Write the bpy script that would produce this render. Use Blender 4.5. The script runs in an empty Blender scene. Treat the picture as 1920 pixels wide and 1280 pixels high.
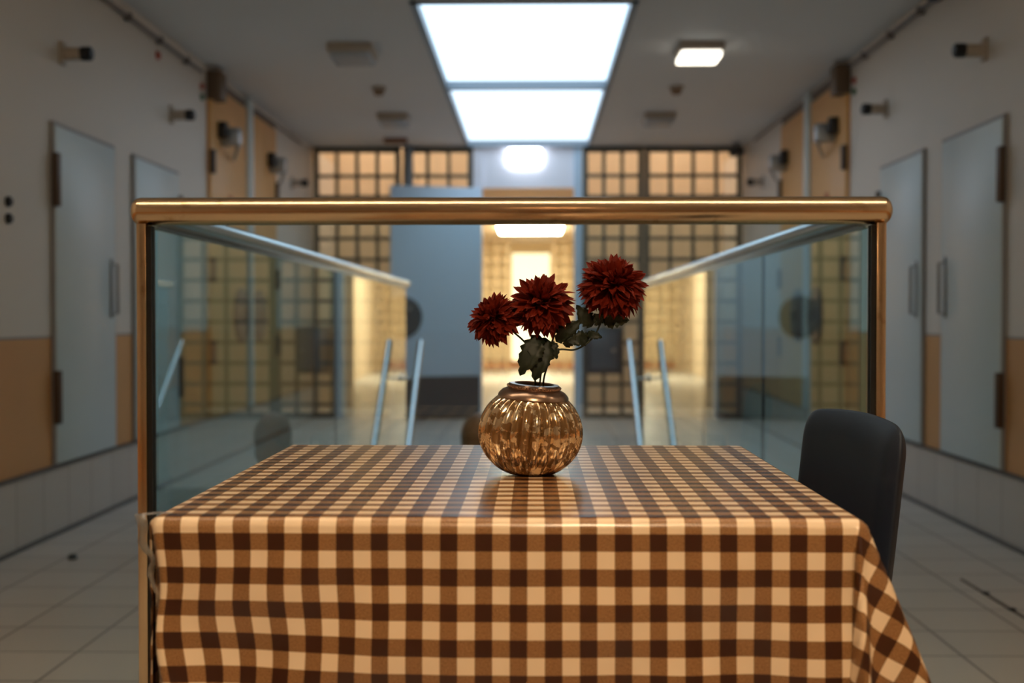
import bpy, bmesh, math, random
from mathutils import Vector, Matrix, Euler, noise
R = math.radians; PI = math.pi
random.seed(4)
S = bpy.context.scene
COL = S.collection

# ------------------------------------------------------------------ camera
cd = bpy.data.cameras.new('camera'); cam = bpy.data.objects.new('camera', cd); COL.objects.link(cam)
cam.location = (0, 0, .975)
cam.rotation_euler = (R(90 - 1.07), 0, R(1.0))
cd.sensor_width = 36; cd.lens = 2300 / 1920 * 36
cd.clip_start = .02; cd.clip_end = 100
cd.dof.use_dof = True; cd.dof.focus_distance = 1.85; cd.dof.aperture_fstop = 3.4
S.camera = cam
# ------------------------------------------------------------------ world, colour
w = bpy.data.worlds.new('world'); S.world = w; w.use_nodes = True
w.node_tree.nodes['Background'].inputs[0].default_value = (.5, .6, .8, 1)
w.node_tree.nodes['Background'].inputs[1].default_value = .02
S.view_settings.view_transform = 'Standard'; S.view_settings.look = 'None'
S.view_settings.gamma = 1; S.view_settings.exposure = 0.0
S.view_settings.use_curve_mapping = False
E_SKY, E_TABLE, E_BACK, E_BAY = 2.4, 34.0, 35.0, 33.0      # emission of skylight, lamp over the table, added unseen pendant near the camera, lamps behind the grilles
# ------------------------------------------------------------------ materials
def mat(name, col=(.5, .5, .5), rough=.5, metal=0, spec=.5, emis=None, es=0, **kw):
    m = bpy.data.materials.new(name); m.use_nodes = True
    b = m.node_tree.nodes['Principled BSDF']
    b.inputs['Base Color'].default_value = (*col, 1); b.inputs['Roughness'].default_value = rough
    b.inputs['Metallic'].default_value = metal; b.inputs['Specular IOR Level'].default_value = spec
    if emis: b.inputs['Emission Color'].default_value = (*emis, 1); b.inputs['Emission Strength'].default_value = es
    for k, v in kw.items(): b.inputs[k.replace('_', ' ')].default_value = v
    return m
class G:                                                    # small node-graph helper
    def __init__(s, m): s.m = m; s.t = m.node_tree; s.b = s.t.nodes.get('Principled BSDF')
    def n(s, typ, **kw):
        x = s.t.nodes.new(typ)
        for k, v in kw.items(): setattr(x, k, v)
        return x
    def l(s, a, b): s.t.links.new(a, b)
    def val(s, sock, v):
        if isinstance(v, (int, float)): sock.default_value = v
        elif isinstance(v, tuple): sock.default_value = (*v, 1) if len(v) == 3 else v
        else: s.l(v, sock)
    def math(s, op, a, b=0.0, c=None):
        x = s.n('ShaderNodeMath', operation=op); s.val(x.inputs[0], a); s.val(x.inputs[1], b)
        if c is not None: s.val(x.inputs[2], c)
        return x.outputs[0]
    def mix(s, f, a, b):
        x = s.n('ShaderNodeMix', data_type='RGBA'); s.val(x.inputs[0], f); s.val(x.inputs[6], a); s.val(x.inputs[7], b)
        return x.outputs[2]
    def pos(s):
        g = s.n('ShaderNodeNewGeometry'); q = s.n('ShaderNodeSeparateXYZ'); s.l(g.outputs['Position'], q.inputs[0]); return q.outputs
    def obj(s):
        g = s.n('ShaderNodeTexCoord'); return g.outputs['Object']
    def noise(s, scale, detail=3, vec=None, dist=0):
        x = s.n('ShaderNodeTexNoise'); x.inputs['Scale'].default_value = scale; x.inputs['Detail'].default_value = detail
        x.inputs['Distortion'].default_value = dist
        if vec is not None: s.l(vec, x.inputs['Vector'])
        return x.outputs[0]
    def bump(s, h, strength=.2, dist=.002):
        x = s.n('ShaderNodeBump'); x.inputs['Strength'].default_value = strength; x.inputs['Distance'].default_value = dist
        s.l(h, x.inputs['Height']); s.l(x.outputs[0], s.b.inputs['Normal'])
    def line(s, v, period, phase, width):                   # 1 on a joint line
        a = s.math('DIVIDE', s.math('SUBTRACT', v, phase), period)
        f = s.math('FRACT', s.math('ADD', a, 100.5)); d = s.math('ABSOLUTE', s.math('SUBTRACT', f, .5))
        return s.math('LESS_THAN', d, width / period / 2)

def noisy(name, c1, c2, scale=6, rough=.5, bump=0, **kw):
    m = mat(name, c1, rough, **kw); g = G(m); f = g.noise(scale, 4, g.obj())
    g.l(g.mix(f, c1, c2), g.b.inputs['Base Color'])
    if bump: g.bump(g.noise(scale * 20, 2, g.obj()), bump, .001)
    return m
def wall_mat(name, white, orange):
    m = mat(name, white, .55); g = G(m); X, Y, Z = g.pos()
    n = g.noise(2.5, 4); w2 = g.mix(n, white, tuple(c * .93 for c in white)); o2 = g.mix(n, orange, tuple(c * .85 for c in orange))
    c = g.mix(g.math('LESS_THAN', Z, .888), w2, o2)
    c = g.mix(g.math('LESS_THAN', g.math('ABSOLUTE', g.math('SUBTRACT', Z, .892)), .005), c, (.3, .27, .24))
    g.l(c, g.b.inputs['Base Color']); g.bump(g.noise(60, 2), .08, .002)
    return m
M = {}
M['wall'] = wall_mat('wall_paint', (.79, .71, .63), (.74, .37, .14))
M['ceil'] = noisy('ceiling_paint', (.78, .77, .76), (.74, .73, .72), 1.5, .6)
def tile_mat(name, c, grout, ax, per, phx, phy, width=.006, rough=.3):
    m = mat(name, c, rough); g = G(m); X, Y, Z = g.pos()
    ly = g.line(Y, per, phy, width)
    li = g.math('MAXIMUM', ly, g.line(X, per, phx, width)) if ax else ly
    # each tile a slightly different tone
    vx = g.math('FLOOR', g.math('DIVIDE', g.math('SUBTRACT', X if ax else Z, phx), per)); vy = g.math('FLOOR', g.math('DIVIDE', g.math('SUBTRACT', Y, phy), per))
    cb = g.n('ShaderNodeCombineXYZ'); g.l(vx, cb.inputs[0]); g.l(vy, cb.inputs[1])
    wn = g.n('ShaderNodeTexWhiteNoise'); g.l(cb.outputs[0], wn.inputs[0])
    f = g.math('MULTIPLY', wn.outputs[0], .6)
    base = g.mix(f, c, tuple(x * .82 for x in c))
    base = g.mix(g.math('MULTIPLY', g.noise(9, 5), .35), base, tuple(x * .75 for x in c))
    g.l(g.mix(li, base, grout), g.b.inputs['Base Color'])
    g.l(g.math('MULTIPLY_ADD', g.noise(5, 3), .18, rough - .08), g.b.inputs['Roughness'])
    return m
M['floor'] = tile_mat('floor_tiles', (.60, .57, .53), (.15, .13, .13), True, .286, 1.24, 3.55, .008, .34)
M['dado'] = tile_mat('skirting_tiles', (.62, .56, .51), (.3, .24, .21), False, .29, 0, 5.07, .006, .4)
M['dark_trim'] = mat('dark_joint', (.09, .085, .085), .5)
M['door'] = noisy('door_enamel', (.66, .73, .74), (.62, .70, .71), 1.2, .38)
M['doorframe'] = mat('door_frame_grey', (.30, .28, .27), .5)
M['hinge'] = mat('bronze_hinge', (.09, .055, .035), .45, .3)
M['handle'] = mat('dull_handle', (.34, .33, .33), .4, .5)
M['tan'] = noisy('cell_door_tan', (.84, .45, .16), (.80, .42, .145), 3, .45)
M['tanwall'] = noisy('tan_wall', (.76, .60, .43), (.70, .55, .39), 2, .6)
M['browntop'] = mat('brown_transom', (.14, .085, .045), .5)
M['grille'] = mat('grille_paint', (.12, .12, .10), .45, .2)
M['post'] = mat('grey_blue_post', (.30, .36, .42), .45)
M['bluedoor'] = noisy('blue_grey_door', (.56, .71, .85), (.53, .69, .84), .8, .35)
M['kick'] = mat('dark_kick_plate', (.075, .09, .10), .4, .3)
M['white'] = mat('white_panel', (.86, .86, .93), .35)
M['black'] = mat('black_plastic', (.012, .012, .014), .4)
M['cream'] = mat('cream_plastic', (.46, .38, .30), .5)
M['greyplas'] = mat('grey_plastic', (.30, .31, .33), .45)
M['metalgrey'] = mat('lock_metal', (.42, .45, .48), .35, .7)
M['red'] = mat('red_plastic', (.45, .07, .03), .4)
M['green'] = mat('green_plastic', (.05, .16, .07), .4)
M['navy'] = mat('dark_blue_dome', (.01, .02, .05), .12)
M['conduit'] = mat('grey_conduit', (.16, .13, .12), .5)
M['steel'] = mat('brushed_steel', (.62, .66, .70), .26, 1)
M['gasket'] = mat('black_gasket', (.01, .01, .01), .6)
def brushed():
    m = mat('brushed_steel_warm_lit', (.66, .49, .30), .25, 1); g = G(m)  # steel like the side rails, with warm lamplight put into its base colour
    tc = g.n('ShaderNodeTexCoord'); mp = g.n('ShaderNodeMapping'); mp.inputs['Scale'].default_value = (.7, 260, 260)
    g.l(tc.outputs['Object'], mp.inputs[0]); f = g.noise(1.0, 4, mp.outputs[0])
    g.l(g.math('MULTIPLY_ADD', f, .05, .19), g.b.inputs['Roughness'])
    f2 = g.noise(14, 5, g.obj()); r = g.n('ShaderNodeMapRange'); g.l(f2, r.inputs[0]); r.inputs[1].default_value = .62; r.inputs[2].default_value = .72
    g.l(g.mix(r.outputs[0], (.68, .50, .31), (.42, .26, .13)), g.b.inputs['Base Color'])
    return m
M['steel_warm_lit'] = brushed()
def pane_glass(name, tint, edge=.0):
    m = bpy.data.materials.new(name); m.use_nodes = True; t = m.node_tree; t.nodes.clear(); g = G(m)
    out = g.n('ShaderNodeOutputMaterial'); tr = g.n('ShaderNodeBsdfTransparent'); gl = g.n('ShaderNodeBsdfGlossy')
    tr.inputs[0].default_value = (*tint, 1); gl.inputs['Roughness'].default_value = .0; gl.inputs[0].default_value = (.96, 1, .98, 1)
    fr = g.n('ShaderNodeFresnel'); fr.inputs[0].default_value = 1.5; ge = g.n('ShaderNodeNewGeometry')
    F = fr.outputs[0]; F2 = g.math('DIVIDE', g.math('MULTIPLY', F, 2.0), g.math('ADD', F, 1.0))     # both faces of the sheet
    fac = g.math('MULTIPLY', F2, g.math('SUBTRACT', 1.0, ge.outputs['Backfacing']))
    mx = g.n('ShaderNodeMixShader'); g.l(fac, mx.inputs[0]); g.l(tr.outputs[0], mx.inputs[1]); g.l(gl.outputs[0], mx.inputs[2])
    g.l(mx.outputs[0], out.inputs[0]); return m
M['glass'] = pane_glass('green_tinted_glass', (.77, .93, .95))
M['glassfront'] = pane_glass('clear_front_glass', (.91, .97, .97))
def sky_mat(name, col, st, ribs):
    m = bpy.data.materials.new(name); m.use_nodes = True; m.node_tree.nodes.clear(); g = G(m)
    out = g.n('ShaderNodeOutputMaterial'); em = g.n('ShaderNodeEmission'); X, Y, Z = g.pos()
    s = g.math('SINE', g.math('MULTIPLY', Y, 2 * PI / .085)); s = g.math('MULTIPLY_ADD', s, ribs, 1.0)
    g.l(g.math('MULTIPLY', s, st), em.inputs[1]); em.inputs[0].default_value = (*col, 1); g.l(em.outputs[0], out.inputs[0]); return m
def emit(name, col, st): return mat(name, col, .5, emis=col, es=st)
def gingham():
    m = mat('gingham_oilcloth', (.8, .6, .4), .38); g = G(m)
    uv = g.n('ShaderNodeUVMap'); uv.uv_map = 'UVMap'; q = g.n('ShaderNodeSeparateXYZ'); g.l(uv.outputs[0], q.inputs[0])
    P = .0398
    def stripe(v, ph):
        f = g.math('FRACT', g.math('ADD', g.math('DIVIDE', v, P), 100 + ph)); return g.math('LESS_THAN', f, .5)
    a = stripe(q.outputs[0], .0); b = stripe(q.outputs[1], .0); s = g.math('ADD', a, b)
    mp = g.n('ShaderNodeMapping'); mp.inputs['Scale'].default_value = (1, 1, 1); g.l(uv.outputs[0], mp.inputs[0])
    grain = g.noise(900, 2, mp.outputs[0]); r = g.n('ShaderNodeMapRange'); g.l(grain, r.inputs[0]); r.inputs[1].default_value = .42; r.inputs[2].default_value = .6
    cream = (.80, .62, .43); dark = (.038, .009, .002)
    mid = g.mix(r.outputs[0], (.16, .065, .018), (.36, .185, .075))
    blot = g.noise(26, 4, uv.outputs[0]); cr = g.mix(g.math('MULTIPLY', blot, .5), cream, (.74, .52, .30))
    c = g.mix(g.math('GREATER_THAN', s, .5), cr, mid); c = g.mix(g.math('GREATER_THAN', s, 1.5), c, dark)
    g.l(c, g.b.inputs['Base Color'])
    g.b.inputs['Specular IOR Level'].default_value = .35; g.b.inputs['Coat Weight'].default_value = .4; g.b.inputs['Coat Roughness'].default_value = .22
    g.bump(g.noise(9, 4, uv.outputs[0]), .25, .006); return m
M['cloth'] = gingham()

# ------------------------------------------------------------------ mesh helpers
class MB:
    def __init__(s): s.bm = bmesh.new()
    def box(s, x0, x1, y0, y1, z0, z1, bev=0, seg=2):
        t = bmesh.new(); bmesh.ops.create_cube(t, size=1)
        bmesh.ops.scale(t, vec=(x1 - x0, y1 - y0, z1 - z0), verts=t.verts)
        bmesh.ops.translate(t, vec=((x0 + x1) / 2, (y0 + y1) / 2, (z0 + z1) / 2), verts=t.verts)
        if bev: bmesh.ops.bevel(t, geom=t.edges[:], offset=bev, segments=seg, affect='EDGES', profile=.5)
        s.add(t); return s
    def add(s, t, mx=None):
        if mx is not None: bmesh.ops.transform(t, matrix=mx, verts=t.verts)
        me = bpy.data.meshes.new('t'); t.to_mesh(me); t.free(); s.bm.from_mesh(me); bpy.data.meshes.remove(me); return s
    def tube(s, pts, r, n=16, caps=True, round_end=False):
        pts = [Vector(p) for p in pts]; rs = r if isinstance(r, (list, tuple)) else [r] * len(pts)
        if round_end:
            q = []; rr = []; d0 = (pts[1] - pts[0]).normalized(); d1 = (pts[-1] - pts[-2]).normalized()
            for k in range(4): a = k / 4 * PI / 2; q.append(pts[0] - d0 * rs[0] * .7 * math.cos(a)); rr.append(max(rs[0] * math.sin(a), rs[0] * .15))
            q += pts; rr += list(rs)
            for k in range(3, -1, -1): a = k / 4 * PI / 2; q.append(pts[-1] + d1 * rs[-1] * .7 * math.cos(a)); rr.append(max(rs[-1] * math.sin(a), rs[-1] * .15))
            pts, rs = q, rr
        bm = s.bm; prev = None; up = None; first = None
        for i, p in enumerate(pts):
            d = (pts[min(i + 1, len(pts) - 1)] - pts[max(i - 1, 0)]).normalized()
            if up is None: up = Vector((0, 0, 1)) if abs(d.z) < .9 else Vector((0, 1, 0))
            a = d.cross(up).normalized(); b = a.cross(d).normalized(); up = b
            ring = [bm.verts.new(p + (a * math.cos(2 * PI * k / n) + b * math.sin(2 * PI * k / n)) * rs[i]) for k in range(n)]
            if prev:
                for k in range(n): bm.faces.new((prev[k], prev[(k + 1) % n], ring[(k + 1) % n], ring[k]))
            else: first = ring
            prev = ring
        if caps: bm.faces.new(first); bm.faces.new(prev[::-1])
        return s
    def lathe(s, prof, n=32, mx=None, rib=None):
        t = bmesh.new(); rings = []
        for (r, z) in prof:
            rings.append([t.verts.new(((r * (rib(2 * PI * k / n, z) if rib else 1)) * math.cos(2 * PI * k / n), (r * (rib(2 * PI * k / n, z) if rib else 1)) * math.sin(2 * PI * k / n), z)) for k in range(n)])
        for a, b in zip(rings, rings[1:]):
            for k in range(n): t.faces.new((a[k], a[(k + 1) % n], b[(k + 1) % n], b[k]))
        if prof[0][0] > 0: t.faces.new(rings[0][::-1])
        if prof[-1][0] > 0: t.faces.new(rings[-1])
        return s.add(t, mx)
    def ell(s, c, r, rot=None, n=20):
        t = bmesh.new(); bmesh.ops.create_uvsphere(t, u_segments=n, v_segments=max(8, n // 2 + 2), radius=1)
        m = Matrix.Translation(c) @ (Euler(rot).to_matrix().to_4x4() if rot else Matrix()) @ Matrix.Diagonal((*r, 1))
        return s.add(t, m)
    def build(s, name, m, parent=None, smooth=True, loc=None):
        bm = s.bm; bmesh.ops.remove_doubles(bm, verts=bm.verts, dist=1e-6); bmesh.ops.recalc_face_normals(bm, faces=bm.faces)
        me = bpy.data.meshes.new(name)
        if loc is not None: bmesh.ops.translate(bm, vec=-Vector(loc), verts=bm.verts)
        bm.to_mesh(me); bm.free()
        o = bpy.data.objects.new(name, me); COL.objects.link(o); me.materials.append(m)
        if smooth:
            for p in me.polygons: p.use_smooth = True
            try: me.set_sharp_from_angle(angle=R(35))
            except Exception: pass
        if loc is not None: o.location = loc
        if parent is not None:
            o.parent = parent
        return o
def box(name, m, d, parent=None, bev=0): return MB().box(*d, bev=bev).build(name, m, parent)
def struct(o): o['kind'] = 'structure'; return o
def tag(o, label, cat, group=None, kind=None):
    o['label'] = label; o['category'] = cat
    if group: o['group'] = group
    if kind: o['kind'] = kind
    return o
def thing(name, label, cat, loc=(0, 0, 0), rz=0, group=None):
    o = bpy.data.objects.new(name, None); COL.objects.link(o); o.location = loc; o.rotation_euler = (0, 0, rz); o.empty_display_size = .05
    return tag(o, label, cat, group)
AXX = Matrix.Rotation(PI / 2, 4, 'Y')     # z axis -> x axis

# ------------------------------------------------------------------ the shell
WL, WR, YF, ZC = -2.17, 2.05, 12.0, 2.65
struct(MB().box(WL - .2, -.72, -3, 13.5, -.2, 0).box(.62, WR + .2, -3, 13.5, -.2, 0).box(-.72, .62, -3, 2.42, -.2, 0).box(-.72, .62, 7.0, 13.5, -.2, 0).build('floor', M['floor'], smooth=False))
SX0, SX1, SY0, SY1 = -.655, .555, 6.5, 11.93
struct(MB().box(WL - .2, SX0, -3, YF + .06, ZC, ZC + .15).box(SX1, WR + .2, -3, YF + .06, ZC, ZC + .15).box(SX0, SX1, -3, SY0, ZC, ZC + .15).box(SX0, SX1, SY1, YF + .06, ZC, ZC + .15).build('ceiling', M['ceil'], smooth=False))
struct(box('wall_left', M['wall'], (WL - .2, WL, -3, 13.5, 0, ZC)))
ZB = 3.9
struct(box('ceiling_bay', M['ceil'], (WL - .2, WR + .2, YF + .06, 13.5, ZB, ZB + .1)))
for q_, a_, b_ in (('left', WL - .2, WL), ('right', WR, WR + .2)): struct(box('wall_bay_top_' + q_, M['tanwall'], (a_, b_, YF + .06, 13.5, ZC, ZB)))
struct(box('wall_bay_header', M['ceil'], (WL, WR, YF + .06, YF + .1, ZC, ZB)))
struct(box('wall_right', M['wall'], (WR, WR + .2, -3, 13.5, 0, ZC)))
struct(box('wall_back', M['wall'], (WL - .2, WR + .2, -3.2, -3, 0, ZC)))
for sd, x, sg in (('left', WL, 1), ('right', WR, -1)):
    a, b = sorted((x, x + sg * .012))
    o = struct(box('baseboard_' + sd, M['dado'], (a, b, -3, YF, 0, .30)))
    a, b = sorted((x, x + sg * .022))
    MB().box(a, b, -3, YF, .30, .312).build('trim_strip', M['dark_trim'], o, smooth=False)
    a, b = sorted((x, x + sg * .03))
    MB().box(a, b, -3, YF, 0, .012).build('floor_joint', M['dark_trim'], o, smooth=False)

# skylight
wn = struct(MB().box(SX0, SX0 + .035, SY0, SY1, ZC - .012, ZC + .13).box(SX1 - .035, SX1, SY0, SY1, ZC - .012, ZC + .13)
            .box(SX0, SX1, SY0, SY0 + .035, ZC - .012, ZC + .13).box(SX0, SX1, SY1 - .035, SY1, ZC - .012, ZC + .13)
            .box(SX0, SX1, 8.93, 8.99, ZC - .012, ZC + .13).build('window_1', M['post'], smooth=False))
for (y0, y1, c, st, rb) in ((SY0 + .035, 8.93, (.56, .72, .86), 1.0, .14), (8.99, SY1 - .035, (.58, .72, .85), .92, .01)):
    MB().box(SX0 + .035, SX1 - .035, y0, y1, ZC + .05, ZC + .06).build('pane', sky_mat('skylight_sheet', c, E_SKY * st, rb), wn, smooth=False)

# ------------------------------------------------------------------ stairwell
WF = -3.0
struct(box('floor_lower', M['floor'], (-1.6, 1.5, .4, 7.4, WF - .1, WF)))
struct(box('wall_stairwell_left', M['tanwall'], (-.92, -.725, 2.3, 7.2, WF, -.2)))
struct(box('wall_stairwell_right', M['tanwall'], (.625, .82, 2.3, 7.2, WF, -.2)))
struct(box('wall_stairwell_front', M['tanwall'], (-.725, .625, 2.22, 2.4, WF, -.2)))
struct(box('wall_stairwell_end', M['tanwall'], (-.725, .625, 7.02, 7.2, WF, -.2)))
st = thing('staircase', 'grey tiled flight of stairs going down inside the glass railing', 'stairs', (-.05, 7.0, 0))
NS = 17; rise = 3.0 / NS; run = .236
for k in range(1, NS):
    MB().box(-.67, .67, -run * k, -run * (k - 1) - .0005, -3.0, -rise * k).build('step', M['floor'], st, smooth=False)

# glass balustrade around the stairwell
RL, RR, RY, RE, RZ = -.735, .637, 2.32, 7.05, 1.172
fr = thing('glass_railing', 'front glass railing with thick round steel handrail tinted gold for warm light, behind the table', 'railing', (-.045, RY, 0))
o = MB().tube([(-.70, 0, RZ + .006), (.70, 0, RZ + .006)], .0262, 40, round_end=True).build('handrail', M['steel_warm_lit'], fr)
for sg in (-1, 1):
    a, b = sorted((sg * .703, sg * .685)); MB().box(a, b, -.02, .02, 0, RZ - .018, bev=.002).build('post', M['steel_warm_lit'], fr)
    a, b = sorted((sg * .685, sg * .677)); MB().box(a, b, -.012, .012, 0.02, RZ - .022).build('gasket', M['gasket'], fr, smooth=False)
MB().box(-.677, .677, -.005, .005, 0.03, RZ - .02).build('glass_panel', M['glassfront'], fr, smooth=False)
for side, x, cuts in (('left', RL, (2.37, 4.54, 7.0)), ('right', RR, (2.37, 3.41, 4.58, 7.0))):
    r = thing('glass_railing', side + ' glass railing with round steel handrail running back along the stairwell', 'railing', (x, RY, 0))
    xs = .0
    MB().tube([(xs, .045, RZ), (xs, RE - RY, RZ)], .0252, 32, round_end=True).build('handrail', M['steel'], r)
    for a, b in zip(cuts, cuts[1:]):
        MB().box(-.005, .005, a - RY + .004, b - RY - .004, .0, RZ - .02).build('glass_panel', M['glass'], r, smooth=False)
    for c in cuts[1:-1]:
        MB().box(-.004, .004, c - RY - .005, c - RY + .005, .0, RZ - .02).build('joint', M['gasket'], r, smooth=False)
    a, b = (-.012, .012); MB().box(a, b, .03, RE - RY, -.0, .06).build('base_channel', M['steel'], r, smooth=False)
for side, x, gx in (('left', -.642, RL), ('right', .547, RR)):
    h = thing('stair_handrail', side + ' steel tube handrail sloping down the stairs inside the glass', 'handrail', (x, 6.96, .84))
    sg = 1 if gx > x else -1
    MB().tube([(0, 0, 0), (0, -3.9, -2.94)], .018, 20, round_end=True).build('rail', M['steel'], h)
    for d in (.2, 1.4):
        y = -d; z = -d * .754
        MB().tube([(0, y, z), (0, y, z - .03), (sg * .03, y, z - .045), (abs(gx - x) * sg - sg * .006, y, z - .045)], .007, 10).build('bracket', M['steel'], h)
        MB().lathe([(.022, 0), (.022, .008)], 20, Matrix.Translation((abs(gx - x) * sg - sg * .006, y, z - .045)) @ Matrix.Rotation(-sg * PI / 2, 4, 'Y')).build('bracket_disc', M['steel'], h)

# ------------------------------------------------------------------ closet doors in the side walls
n_door = [0]
def closet_door(x, sg, y0, y1, hinge_far):
    n_door[0] += 1
    a, b = sorted((x + sg * .002, x + sg * .016))
    f = struct(MB().box(a, b, y0 - .012, y0 + .006, .312, 1.862).box(a, b, y1 - .006, y1 + .012, .312, 1.862).box(a, b, y0, y1, 1.845, 1.862).build('door_%d' % n_door[0], M['doorframe'], smooth=False))
    a, b = sorted((x + sg * .004, x + sg * .022)); MB().box(a, b, y0 + .006, y1 - .006, .318, 1.845, bev=.003).build('leaf', M['door'], f)
    hy = y1 if hinge_far else y0; ky = y0 + .07 if hinge_far else y1 - .07
    for z in (.62, 1.60):
        a, b = sorted((x + sg * .012, x + sg * .042)); MB().box(a, b, hy - .02, hy + .02, z - .12, z + .12, bev=.005).build('hinge', M['hinge'], f)
    hx = x + sg * .055
    h = MB().tube([(x + sg * .02, ky, 1.00), (hx, ky, 1.00), (hx, ky, 1.25), (x + sg * .02, ky, 1.25)], .008, 10).build('door_handle', M['handle'], f)
    a, b = sorted((x + sg * .02, x + sg * .03)); MB().box(a, b, ky - .012, ky + .012, .98, 1.28, bev=.003).build('handle_plate', M['greyplas'], f)
closet_door(WL, 1, 5.49, 6.28, False); closet_door(WL, 1, 6.60, 7.42, True)
closet_door(WR, -1, 5.36, 6.15, False); closet_door(WR, -1, 6.46, 7.24, True)
# ------------------------------------------------------------------ tan cell doors with round lock plates
def cell_door(x, sg, y0, y1, lock_far, box_y):
    n_door[0] += 1
    a, b = sorted((x, x + sg * .03))
    f = struct(MB().box(a, b, y0, y1, .312, 2.54, bev=.004).build('door_%d' % n_door[0], M['tan']))
    a, b = sorted((x, x + sg * .02)); MB().box(a, b, y0, y1, 2.54, 2.60).build('transom', M['browntop'], f, smooth=False)
    ly = y1 - .22 if lock_far else y0 + .22
    MB().lathe([(.2, 0), (.2, .02), (.185, .03), (.05, .03), (.045, .05)], 40, Matrix.Translation((x + sg * .03, ly, 1.0)) @ Matrix.Rotation(sg * PI / 2, 4, 'Y')).build('round_lock_plate', M['kick'], f)
    hy = y0 + .015 if lock_far else y1 - .015
    for z in (.75, 1.30, 2.02):
        a, b = sorted((x + sg * .02, x + sg * .055)); MB().box(a, b, hy - .025, hy + .025, z - .08, z + .08, bev=.005).build('hinge', M['hinge'], f)
    q = MB().box(*sorted((x + sg * .03, x + sg * .16)), box_y - .05, box_y + .05, 2.16, 2.28, bev=.008).build('door_closer', M['metalgrey'], f)
    MB().box(*sorted((x + sg * .03, x + sg * .09)), box_y - .13, box_y - .05, 2.20, 2.31, bev=.008).build('closer_cover', M['black'], q)
    MB().tube([(x + sg * .13, box_y + .03, 2.15), (x + sg * .05, box_y + .25, 2.10)], .012, 8).build('closer_arm', M['metalgrey'], q)
    a, b = sorted((x + sg * .03, x + sg * .036)); MB().box(a, b, (y0 + y1) / 2 - .04, (y0 + y1) / 2 + .04, 1.74, 1.84).build('number_plate', M['red'], f, smooth=False)
cell_door(WL, 1, 8.13, 9.14, True, 8.42); cell_door(WL, 1, 9.29, 10.2, False, 9.98)
cell_door(WR, -1, 8.0, 9.0, True, 8.30); cell_door(WR, -1, 9.15, 10.08, False, 9.90)
for side, x, sg, y in (('left', WL, 1, 9.14), ('right', WR, -1, 9.0)):
    a, b = sorted((x, x + sg * .05))
    struct(box('trim_mullion_' + side, M['door'], (a, b, y, y + .15, .312, 2.62)))
    MB().box(*sorted((x + sg * .0, x + sg * .10)), y - 1.02, y - .86, 2.43, 2.62, bev=.01).build('x', M['browntop']).name = 'junction_box'
    jb = COL.objects['junction_box'] if 'junction_box' in COL.objects else None
for o in list(COL.objects):
    if o.name.startswith('junction_box'):
        s_ = 'left' if o.data.vertices[0].co.x < 0 else 'right'
        tag(o, 'dark brown box high on the %s wall above the nearest tan door' % s_, 'box', 'dark boxes above the tan doors')

# ------------------------------------------------------------------ far wall: grilles, doorway, transom
def grille(x0, x1, label, name='security_grille'):
    g = thing(name, label, 'grille', ((x0 + x1) / 2, YF, 0))
    w2 = (x1 - x0) / 2; mb = MB(); n = max(1, round((x1 - x0) / .2)); st = (x1 - x0) / n
    for k in range(1, n): mb.box(-w2 + k * st - .017, -w2 + k * st + .017, -.012, .012, .03, 2.60)
    mb2 = MB(); z = 2.60 - .235
    while z > .1: mb2.box(-w2, w2, -.018, .006, z - .017, z + .017); z -= .203
    mb.build('upright_bars', M['grille'], g, smooth=False); mb2.build('cross_bars', M['grille'], g, smooth=False)
    MB().box(-w2 - .03, -w2 + .02, -.03, .03, 0, 2.649).box(w2 - .02, w2 + .03, -.03, .03, 0, 2.649).box(-w2, w2, -.03, .03, 2.595, 2.649).box(-w2, w2, -.03, .03, 0, .05).build('grille_frame', M['post'] if 0 else M['grille'], g, smooth=False)
    return g
grille(-2.12, -1.33, 'wide dark square-bar grille beside the left wall, tan wall behind it')
grille(-1.24, -.62, 'narrow dark square-bar grille above and behind the open blue-grey door')
grille(.51, 1.04, 'dark square-bar grille right of the bright doorway with a dark lock box')
grille(1.11, 2.0, 'wide dark square-bar grille beside the right wall')
struct(box('trim_post_1', M['post'], (-1.225, -1.17, YF - .12, YF - .04, 0, 2.649)))
struct(box('trim_frame_left', M['white'], (-.585, -.50, YF - .05, YF + .07, 0, 2.649)))
struct(box('trim_frame_right', M['bluedoor'], (.395, .475, YF - .05, YF + .07, 0, 2.649)))
struct(box('wall_transom', M['white'], (-.50, .395, YF - .02, YF + .05, 2.25, 2.649)))
# open door leaf, hinged on the left of the doorway and swung back towards us
D = struct(bpy.data.objects.new('door_9', None)); COL.objects.link(D); D.location = (-.51, YF - .07, 0); D.rotation_euler = (0, 0, PI + R(20)); D.empty_display_size = .1
MB().box(0, .90, -.02, .02, .03, 2.24, bev=.004).build('leaf', M['bluedoor'], D)
MB().box(0.02, .88, .02, .026, .03, .42).build('kick_plate', M['kick'], D, smooth=False)
MB().lathe([(.2, 0), (.2, .02), (.18, .035), (0.001, .035)], 40, Matrix.Translation((.80, .02, .99)) @ Matrix.Rotation(-PI / 2, 4, 'X')).build('round_lock_plate', M['kick'], D)
MB().lathe([(.022, 0), (.022, .05), (.018, .06), (.001, .06)], 20, Matrix.Translation((.745, .05, 1.07)) @ Matrix.Rotation(-PI / 2, 4, 'X')).build('door_knob', M['steel'], D)
lb = thing('lock_box', 'dark blue-grey steel lock box on the grille right of the doorway', 'lock box', (.68, YF - .1, .44))
MB().box(-.17, .17, -.07, .05, 0, .46, bev=.01).build('body', M['kick'], lb)
MB().box(-.13, .13, -.078, -.07, .05, .41, bev=.004).build('door', mat('lock_box_door', (.12, .15, .18), .35, .4), lb)
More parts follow.
